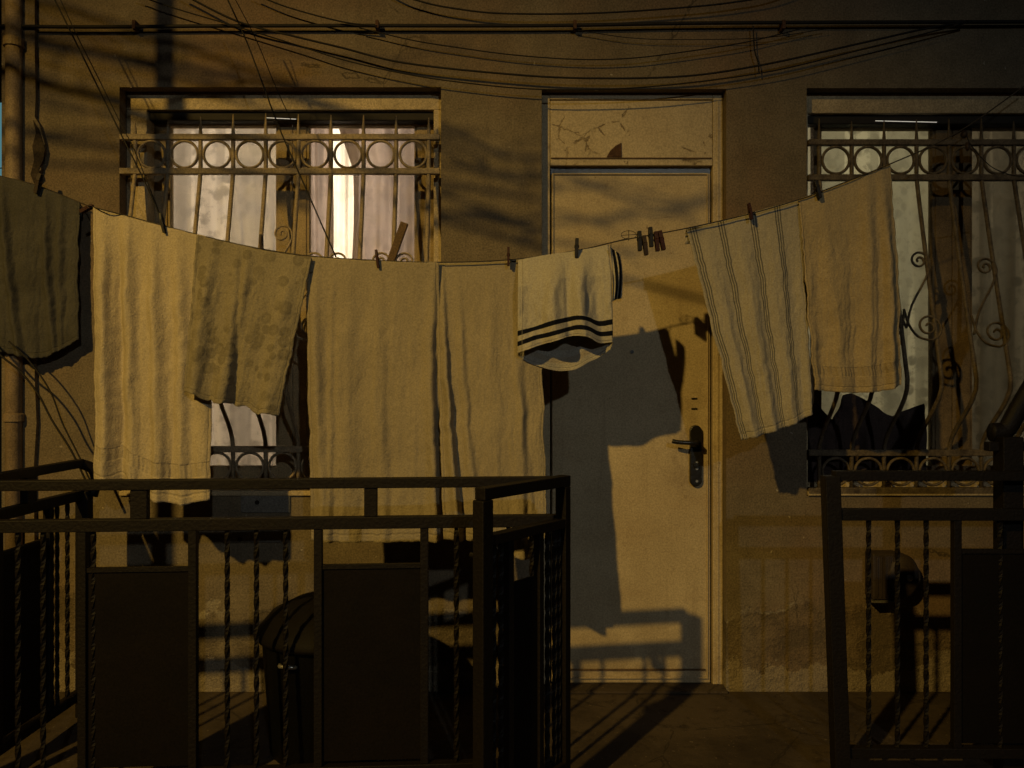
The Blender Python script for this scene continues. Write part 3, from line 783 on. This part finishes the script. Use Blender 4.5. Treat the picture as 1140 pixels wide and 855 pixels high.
# 5 shorts: one leg hangs open towards the viewer, the other is turned edge on
DS = .43
def shorts():
    sr = thing('shorts', 'white shorts with two navy stripes round the leg hem', 'shorts', at(628, 412, DS))
    top = [(577, 287), (612, 281), (642, 277), (679, 270)]
    hem_f = [(576, 393), (598, 386), (622, 379), (638, 374), (652, 377), (666, 382), (682, 381)]
    hem_b = [(577, 396), (592, 405), (612, 411), (635, 412), (660, 402), (681, 388)]
    def fn(a, v):
        front = a <= .5
        u = a * 2 if front else 2 - a * 2
        A = sinterp(top, u); B = sinterp(hem_f if front else hem_b, u)
        dep = (.004 + .038 * v ** 1.2) * math.sin(math.pi * u) ** .6
        if front:
            fo = (.004 + .013 * min(1, v * 1.5)) * math.sin(u * 19 + 1.6 * math.sin(v * 3)) + .010 * noise.noise((u * 9, v * 2.0, 7.0)) + .004 * noise.noise((u * 22, v * 9.0, 3.0)) + .010 * gauss(u, .36 + .04 * v, .06) * math.sin(v * 3)
            fo += sum(am * math.exp(-((u - c) / (wl if u < c else wr_)) ** 2) for c, wl, wr_, am in ((.22, .12, .03, .010), (.47 + .03 * v, .14, .025, .014), (.70, .10, .025, .012))) * min(1, v * 2.5)
            d = DL + .006 + (DS - DL) * min(1, v * 3.2) + dep + fo * min(1, .15 + v * 2)
        else:
            d = DL - .004 + (DS - DL) * min(1, v * 3.2) - dep * .9 - .006 * math.sin(u * 17) * v
        x = A[0] + (B[0] - A[0]) * v; y = A[1] + (B[1] - A[1]) * v
        # keep photo x while the depth changes only slightly
        p = at(x, y, DS); p.y = -d
        p.z += .006 * noise.noise((u * 6, v * 5, 2)) * v
        return p
    MB().grid(fn, 140, 60).build('leg', M['shorts'], sr, smooth=True)
    def fn2(u, v):
        A = interp([(679, 273), (684, 277), (691, 283)], u); B = interp([(681, 336), (686, 333), (693, 331)], u)
        p = at(A[0] + (B[0] - A[0]) * v + 2.5 * math.sin(v * 3), A[1] + (B[1] - A[1]) * v, DS)
        p.y += .02 * u + .012 * math.sin(v * 4 + u * 5); return p
    o = MB().grid(fn2, 24, 30).build('turned_leg', M['shorts2'], sr, smooth=True)
    o.modifiers.new('t', 'SOLIDIFY').thickness = .002
shorts()
# 6 striped tea towel
cloth('tea_towel', [(764, 255), (800, 247), (840, 236), (890, 222)], [(825, 490), (850, 483), (880, 473), (903, 461)], M['tea'],
      'pale linen tea towel with thin grey stripes hanging right of the door lock', 'tea towel', d0=DL - .02, d1=DL - .05,
      fold=asym([(.16, .18, .10, .06, .008, .02), (.45, .42, .1, .09, .008, .022), (.74, .72, .1, .08, .008, .02), (.99, .97, .06, .05, .0, .02)]), seed=6, wr=.004)
# 7 peach towel
cloth('towel', [(889, 222), (912, 214), (950, 200), (991, 182)], [(905, 434), (940, 437), (975, 436), (1003, 429)], M['peach'],
      'peach terry towel hanging in front of the right window', 'towel', d0=DL - .01, d1=DL - .03, mids=[(.5, [(897, 330), (935, 330), (970, 325), (1001, 318)])],
      fold=asym([(.25, .35, .12, .10, .01, .018), (.72, .62, .07, .10, .025, .02), (.90, .86, .06, .06, .02, .035), (.02, .02, .06, .06, .005, .015)]), seed=7)

# ------------------------------------------------------------------ pegs
def peg(px, dy, m, tilt, label, group=None, ln=.062, d=DL + .008, w=.008):
    p = at(px, line_y(px) + dy, d if px > 110 else line_d(px) + .012)
    mb = MB(); mtx = Matrix.Rotation(R(tilt), 4, 'Y')
    for sg in (-1, 1):
        pts = []
        a = Vector((0, sg * .0065, -ln * .52)); b = Vector((0, sg * .010, ln * .1)); c = Vector((0, sg * .0045, ln * .48))
        for q0, q1 in ((a, b), (b, c)):
            mb.beam(p + mtx @ q0, p + mtx @ q1, w, .006, up=(0, 1, 0))
    mb.tube([p + mtx @ Vector((-w * .7, 0, ln * .06)), p + mtx @ Vector((w * .7, 0, ln * .06))], .0055, 8)
    return mb.build('clothes_peg', m, label=label, category='clothes peg', bevel=.0012, loc=p, **({'group': group} if group else {}))
GP = 'clothes pegs on the washing line'
peg(43, -3, M['peg_b'], 12, 'brown peg at the corner of the greyish green towel', GP, .075, w=.014)
peg(97, 4, M['peg_r'], 62, 'dark red peg lying sideways between the green and cream towels', GP, .05, w=.013)
peg(181, -3, M['peg_k'], -12, 'black peg where the slanting wires meet the cream towel', GP, .068)
peg(291, -6, M['peg_b'], -2, 'brown peg on the floral towel', GP, .062)
peg(420, -2, M['peg_r'], -8, 'reddish peg on the left sheet in front of the window', GP, .062)
peg(566, -4, M['peg_r'], 0, 'red peg beside the shorts on the right sheet', GP, .062)
peg(642, -3, M['peg_k'], 2, 'black peg in the middle of the striped shorts', GP, .066, w=.011, d=DL + .024)
peg(835, -3, M['peg_r'], -10, 'red peg on the striped tea towel', GP, .055)
peg(910, -4, M['peg_k'], -14, 'black peg where the tea towel meets the peach towel', GP, .06, w=.012)
i = 0
for px, dy, mm, tl, lab in ((712, 4, 'peg_k', -2, 'leftmost peg of the loose cluster right of the shorts'), (718, 10, 'peg_b', -8, 'brown peg second in the loose cluster right of the shorts'),
                            (724.5, 2, 'peg_k', -4, 'black peg standing highest in the loose cluster'), (731, 8, 'peg_r', -6, 'reddish peg second from the right in the loose cluster'), (736.5, 8, 'peg_r', -12, 'rightmost reddish peg of the loose cluster')):
    peg(px, dy, M[mm], tl, lab, 'loose pegs bunched on the line', .066, w=.013)
sp = [at(700 + 8.5 * math.cos(t), 261.5 + 4.5 * math.sin(t), DL) for t in [2 * math.pi * k / 24 for k in range(24)]]
hk = MB(); hk.tube(sp, .0011, 5, closed=True); hk.tube([at(700, 256, DL), at(700, 268, DL)], .0014, 5); hk.tube([at(692, 262, DL), at(709, 261, DL)], .0011, 5)
hk.tube(smooth_path([at(680, 276, DL), at(681, 270, DL), at(688, 268, DL), at(699, 265, DL)], 4), .0012, 5)
hk.build('wire_hook', M['wire'], smooth=True, label='small round wire hook on the line left of the loose pegs', category='hook')

# ------------------------------------------------------------------ railings
class Rail:
    """vertical plane through two ground points; photo columns are turned into points on it"""
    def __init__(s, a, b): s.a = Vector((a[0], a[1], 0)); s.b = Vector((b[0], b[1], 0)); s.t = (s.b - s.a).normalized(); s.n = Vector((s.t.y, -s.t.x, 0))
    def p(s, px, z, off=0):
        k = (px - CX) / F
        # point a + t*l with X = k*(D+Y)
        l = (k * (D + s.a.y) - s.a.x) / (s.t.x - k * s.t.y)
        q = s.a + s.t * l + s.n * off; q.z = z; return q
    def l(s, dist, z, off=0):
        q = s.a + s.t * dist + s.n * off; q.z = z; return q
def twisted(m, p, z0, z1, r=.0078):
    n = int((z1 - z0) / .012); pts = [(p.x, p.y, z0 + (z1 - z0) * i / n) for i in range(n + 1)]
    m.tube(pts, r, 4, twist=.42)
    return m
def plate_between(m, a, b, z0, z1, th, n):
    off = n * th / 2
    m.hexa([Vector((a.x, a.y, z0)) - off, Vector((b.x, b.y, z0)) - off, Vector((b.x, b.y, z0)) + off, Vector((a.x, a.y, z0)) + off,
            Vector((a.x, a.y, z1)) - off, Vector((b.x, b.y, z1)) - off, Vector((b.x, b.y, z1)) + off, Vector((a.x, a.y, z1)) + off])
ZTOP, ZLOW, ZBOT = .897, .785, .085
def railing(root, r, la, lb, bars, panels, posts, stubs, top=ZTOP, low=ZLOW, zpan=.655):
    """la, lb: end points (functions of z); bars etc given as photo columns"""
    MB().beam(la(top), lb(top), .034, .028).build('top_rail', M['black'], root, bevel=.002)
    MB().beam(la(low), lb(low), .030, .034).build('lower_rail', M['black'], root, bevel=.002)
    MB().beam(la(ZBOT), lb(ZBOT), .030, .030).build('bottom_rail', M['black'], root, bevel=.002)
    for px in bars:
        twisted(MB(), r.p(px, 0), ZBOT + .015, low - .017).build('bar', M['black'], root)
    for xa, xb in panels:
        a, b = r.p(xa, 0), r.p(xb, 0)
        m = MB(); plate_between(m, a + r.t * .023, b - r.t * .023, .112, zpan, .006, r.n); pn = m.build('panel', M['panel'], root)
        m = MB(); plate_between(m, a + r.t * .05, b - r.t * .05, .135, zpan - .025, .003, r.n)
        for q in (a + r.t * .0115, b - r.t * .0115):
            st = MB(); plate_between(st, q - r.t * .0115, q + r.t * .0115, ZBOT + .015, low - .017, .024, r.n); st.build('stile', M['black'], root, bevel=.002)
        st = MB(); st.beam(Vector((a.x, a.y, zpan + .006)) + r.t * .0235, Vector((b.x, b.y, zpan + .006)) - r.t * .0235, .016, .012); st.build('panel_edge', M['black'], root)
    for px, w in stubs:
        q = r.p(px, 0); m = MB(); plate_between(m, q - r.t * w / 2, q + r.t * w / 2, low + .017, top - .014, .026, r.n); m.build('spacer', M['black'], root, bevel=.002)
    for q, w, zt_ in posts:
        m = MB(); plate_between(m, q - r.t * w / 2, q + r.t * w / 2, 0, zt_, w, r.n); m.build('post', M['black'], root, bevel=.003)

# front fence, left
fa, fb = (-1.54, -.872), (.152, -.765)
fr = Rail(fa, fb)
fence = thing('railing', 'dark iron railing with sheet panels and twisted bars in front of the hanging laundry', 'railing', (fa[0], fa[1], 0))
endp = fr.p(624, 0)
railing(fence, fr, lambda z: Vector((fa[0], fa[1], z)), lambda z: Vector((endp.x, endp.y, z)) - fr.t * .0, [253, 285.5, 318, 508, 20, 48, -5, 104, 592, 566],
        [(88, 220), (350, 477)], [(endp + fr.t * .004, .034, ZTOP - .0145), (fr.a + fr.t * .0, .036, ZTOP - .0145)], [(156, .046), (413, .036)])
# side return, left
sa, sb = (-1.54, -.85), (-1.525, -.235)
sr = Rail(sa, sb)
side = thing('side_railing', 'short dark railing running back to the wall beside the drainpipe', 'railing', (sa[0], sa[1], 0))
railing(side, sr, lambda z: Vector((sa[0], sa[1] + .02, z)), lambda z: Vector((sb[0], sb[1], z)), [57.5, 63.5, 75], [(-6, 56)], [], [(32, .05)], zpan=.66)
hk = MB()
hp = [Vector((sb[0], sb[1] - .005, ZTOP)), Vector((sb[0] + .03, sb[1] + .02, ZTOP - .02)), Vector((sb[0] + .04, sb[1] + .03, ZTOP - .06)), Vector((sb[0] + .03, sb[1] + .02, ZTOP - .12))]
hk.tube(smooth_path(hp, 5), .019, 8); hk.build('curved_end', M['black'], side, smooth=True)
MB().box(sb[0] - .015, sb[0] + .03, sb[1] - .01, sb[1] + .03, 0, ZTOP - .10).build('end_post', M['black'], side, bevel=.003)
# gate leaf, opened outwards
ga = (endp.x + .014, endp.y - .026); gb = (-.080, -1.082)
gr = Rail(ga, gb)
gate = thing('gate_leaf', 'narrow dark iron gate leaf swung open from the railing end post', 'gate', (ga[0], ga[1], 0))
GA = lambda z: Vector((ga[0], ga[1], z)); GB = lambda z: Vector((gb[0], gb[1], z))
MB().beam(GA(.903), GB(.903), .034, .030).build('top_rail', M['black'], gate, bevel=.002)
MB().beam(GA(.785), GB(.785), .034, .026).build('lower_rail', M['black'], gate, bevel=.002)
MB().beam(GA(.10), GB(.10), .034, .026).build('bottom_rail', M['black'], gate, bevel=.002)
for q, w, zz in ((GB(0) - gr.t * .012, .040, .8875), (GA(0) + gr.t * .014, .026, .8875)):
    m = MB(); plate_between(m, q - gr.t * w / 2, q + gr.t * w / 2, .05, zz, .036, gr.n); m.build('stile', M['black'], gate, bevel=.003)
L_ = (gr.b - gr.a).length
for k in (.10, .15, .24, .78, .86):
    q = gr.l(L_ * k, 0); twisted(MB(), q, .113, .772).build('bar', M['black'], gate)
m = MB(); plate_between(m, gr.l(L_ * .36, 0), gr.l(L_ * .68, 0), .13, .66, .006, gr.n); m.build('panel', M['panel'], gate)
for k in (.345, .695):
    q = gr.l(L_ * k, 0); m = MB(); plate_between(m, q - gr.t * .010, q + gr.t * .010, .113, .772, .022, gr.n); m.build('stile', M['black'], gate, bevel=.002)
q = gr.l(L_ * .93, .74, .024); m = MB(); m.tube([q + Vector((0, 0, .03)), q - Vector((0, 0, .03))], .012, 10); m.tube([q, q + gr.n * .03], .007, 8); m.build('latch', M['lock'], gate, smooth=True)
q = endp - fr.t * .12 + Vector((0, -.02, .735))
MB().lathe((q.x, q.y, q.z), [(.012, 0), (.02, .008), (.022, .022), (.012, .034)], 12).build('lamp_cap', M['lock'], fence, smooth=True)
# right fence
ra, rb = (.955, -.69), (2.6, -.70)
rr_ = Rail(ra, rb)
fence2 = thing('railing', 'dark iron railing in front of the right window, beyond the gate opening', 'railing', (ra[0], ra[1], 0))
railing(fence2, rr_, lambda z: Vector((ra[0], ra[1], z)), lambda z: Vector((rb[0], rb[1], z)), [967, 999, 1031, 1113, 1150, 1180], [(1060, 1250)], [], [], top=.905, low=.79, zpan=.675)
# leaning end post
m = MB(); a = at(919, 531, .69); b = Vector((rr_.p(931, 0).x + .01, -.70, 0))
m.beam(Vector((a.x + .014, a.y, .905)), b, .046, .044, up=(0, 1, 0)); m.build('post', M['black'], fence2, bevel=.003)
# tall post of the side return with a sloping handrail
hr = thing('handrail', 'black post and sloping handrail at the far right edge', 'handrail', Vector((wx(1121) * .8, -.62, 0)))
q = at(1121, 600, .62)
MB().box(q.x - .032, q.x + .030, -.655, -.60, 0, at(0, 486, .62).z).build('post', M['black'], hr, bevel=.003)
MB().beam(at(1098, 497, .62), at(1200, 497, .62), .03, .028).build('rail', M['black'], hr, bevel=.003)
m = MB(); m.tube(smooth_path([at(1103, 481, .60), at(1112, 481, .60), at(1122, 476, .60), at(1140, 444, .60), at(1185, 372, .60), at(1250, 270, .60)], 4), .029, 10, flat=.8); m.build('sloping_rail', M['black'], hr, smooth=True)

# ------------------------------------------------------------------ bin behind the left railing
c = at(372, 600, .46); c.z = 0
bn = thing('bin', 'black round bin with a domed brown lid standing behind the railing bars', 'bin', c)
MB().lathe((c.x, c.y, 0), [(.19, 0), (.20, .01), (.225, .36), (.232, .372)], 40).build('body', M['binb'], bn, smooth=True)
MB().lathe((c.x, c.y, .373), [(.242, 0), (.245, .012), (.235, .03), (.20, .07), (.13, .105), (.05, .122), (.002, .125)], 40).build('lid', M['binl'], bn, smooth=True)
MB().lathe((c.x, c.y, .496), [(.03, 0), (.034, .01), (.026, .025), (.004, .03)], 16).build('knob', M['binb'], bn, smooth=True)
MB().tube(smooth_path([(c.x - .12, c.y - .197, .33), (c.x - .11, c.y - .225, .335), (c.x - .075, c.y - .232, .335), (c.x - .065, c.y - .218, .33)], 4), .006, 8).build('clasp', M['chrome'], bn, smooth=True)

# ------------------------------------------------------------------ meter box on the right wall
mbx = thing('meter_box', 'dark ribbed meter box with a round end on the wall under the right window', 'meter box', at(990, 666))
xa, xb, za, zb = wx(962), wx(994), wz(662), wz(612)
MB().box(xa, xb, -.075, -.0005, za, zb).build('case', M['box'], mbx, bevel=.006)
for k in range(6):
    x = xa + .012 + k * .016; MB().box(x, x + .006, -.0795, -.0755, za + .012, zb - .012).build('rib', M['box'], mbx)
m = MB(); prof = [(.055, 0), (.062, .008), (.062, .070), (.05, .085), (.02, .088)]
rings = []
m.lathe((0, 0, 0), prof, 28)
for v in m.bm.verts: v.co = Vector((wx(995) + v.co.x, -.0005 - v.co.z, wz(637) + v.co.y * 1.35))
m.build('round_cover', M['box'], mbx, smooth=True)
MB().box(xa - .003, xb - .01, -.08, -.0005, za - .010, za - .003).build('bottom_ledge', M['chrome'], mbx)
MB().tube([(wx(999), -.098, wz(636)), (wx(1000), -.089, wz(638))], .011, 12).build('dial', M['chrome'], mbx)

# ------------------------------------------------------------------ things beside the view that throw the shadows seen in it
pole = thing('line_post', 'slim steel washing line post outside the left edge of the porch', 'post', (pole_x, -1.1, -.5))
MB().tube([(pole_x, -1.1, -.5), (pole_x, -1.1, 4.2)], .030, 16).build('tube', M['black'], pole, smooth=True)
MB().lathe((pole_x, -1.1, 4.2), [(.03, 0), (.03, .012), (.004, .03)], 12).build('cap', M['black'], pole)
LAMP = Vector((-3.45, -6.2, 5.0))
def toward(px, py, y):
    w = at(px, py, 0); k = y / (-LAMP.y); return w + (LAMP - w) * k
tree = thing('bare_tree', 'leafless street tree beside the porch, out of the picture', 'tree', (-3.6, -1.7, -.5))
tr = MB(); tr.tube(smooth_path([(-3.6, -1.7, -.5), (-3.58, -1.68, 1.2), (-3.5, -1.65, 2.4), (-3.35, -1.6, 3.4), (-3.2, -1.6, 4.4)], 6), [.16 - .11 * i / 24 for i in range(25)], 10)
tr.build('trunk', M['bark'], tree, smooth=True)
BR = [([(440, 132), (500, 150), (560, 170), (606, 180), (680, 207), (740, 214), (800, 208)], .0105), ([(455, 160), (510, 178), (570, 200), (620, 206)], .008), ([(430, 225), (500, 236), (560, 241), (610, 239), (700, 224), (790, 216)], .010),
      ([(500, 160), (530, 185), (560, 190), (590, 215)], .008), ([(40, 84), (60, 64), (85, 52), (130, 48), (178, 52)], .0042), ([(40, 106), (100, 87), (150, 82)], .0038), ([(50, 112), (100, 125), (140, 148)], .0036),
      ([(640, 262), (690, 268), (740, 266)], .008), ([(612, 196), (660, 192), (720, 203), (790, 219)], .006), ([(620, 228), (690, 222), (760, 226)], .006), ([(445, 205), (490, 212), (540, 208), (600, 222)], .006), ([(350, 60), (430, 66), (520, 58), (620, 72)], .005), ([(560, 240), (575, 262), (590, 272)], .008), ([(240, 95), (256, 80), (275, 74)], .008), ([(770, 322), (820, 318), (862, 308)], .010)]
for pts, rad in BR:
    pp = [toward(x, y + random.uniform(-2, 2), 1.5) for x, y in pts]
    root = Vector((-3.35, -1.6, 3.0 + random.uniform(-.3, .5)))
    path = smooth_path([root, (root + pp[0]) / 2 + Vector((0, 0, .12)), *pp], 5)
    path = [p + Vector((noise.noise(p * 6) * .015, 0, noise.noise(p * 7 + Vector((3, 1, 2))) * .02)) for p in path]
    n = len(path); b_ = MB(); b_.tube(path, [rad * (1.15 - .7 * i / n) for i in range(n)], 6)
    for k in range(3, n - 2, 4) if pts[0][0] > 60 else ():                    # twigs
        dr = Vector((random.uniform(-.05, .16), random.uniform(-.05, .05), random.uniform(-.09, .09)))
        b_.tube([path[k], path[k] + dr * .5 + Vector((0, 0, .01)), path[k] + dr], [rad * .4, rad * .3, rad * .12], 4)
    b_.build('branch', M['bark'], tree, smooth=True)

# far neighbour with a cyan lit window, seen past the house corner
nb = thing('neighbour_house', 'dark neighbouring house with a cyan lit window past the left corner', 'house', (-6.2, 4.0, -.5))
m = MB(); m.box(-8.5, -4.1, 4.0, 6.0, -.5, 5.2); m.build('wall', M['neigh'], nb)
MB().box(-5.3, -4.32, 3.985, 3.998, 2.95, 3.64).build('window', M['cyan'], nb)

# ------------------------------------------------------------------ light
def spot(name, loc, target, power, color, size, angle, blend):
    l = bpy.data.lights.new(name, 'SPOT'); l.energy = power; l.color = color; l.shadow_soft_size = size
    l.spot_size = R(angle); l.spot_blend = blend
    o = bpy.data.objects.new(name, l); COL.objects.link(o); o.location = loc
    o.rotation_euler = (Vector(target) - Vector(loc)).to_track_quat('-Z', 'Y').to_euler(); return o
spot('street_lamp_light', LAMP, (-.50, 0, .24), 1420, (1.0, .640, .150), .075, 45, 1.0)
spot('far_street_light', (2.4, -10, 4.3), (0, 0, 1.0), 395, (.65, .69, .66), .08, 40, 1.0)
def bulb(loc, power, color):
    l = bpy.data.lights.new('room_bulb', 'POINT'); l.energy = power; l.color = color; l.shadow_soft_size = .06
    o = bpy.data.objects.new('room_bulb', l); COL.objects.link(o); o.location = loc
bulb((wx(300), 1.3, 2.2), 84, (1, .89, .78))
bulb((wx(1010), 1.3, 2.2), 15, (1, .93, .74))
W = bpy.data.worlds.new('World'); S.world = W; W.use_nodes = True
bg = W.node_tree.nodes['Background']; sky = W.node_tree.nodes.new('ShaderNodeTexSky'); sky.sky_type = 'NISHITA'; sky.sun_disc = False
sky.sun_elevation = R(1.0); sky.sun_rotation = R(210)
W.node_tree.links.new(sky.outputs[0], bg.inputs[0]); bg.inputs[1].default_value = .0035

cam = bpy.data.cameras.new('camera'); cam.sensor_width = 36; cam.lens = F / 1140 * 36; cam.clip_end = 200; cam.clip_start = .05
co = bpy.data.objects.new('camera', cam); COL.objects.link(co); co.location = (0, -D, H); co.rotation_euler = (R(90), 0, 0)
S.camera = co
S.view_settings.view_transform = 'Standard'; S.view_settings.look = 'None'; S.view_settings.exposure = 0; S.view_settings.gamma = 1
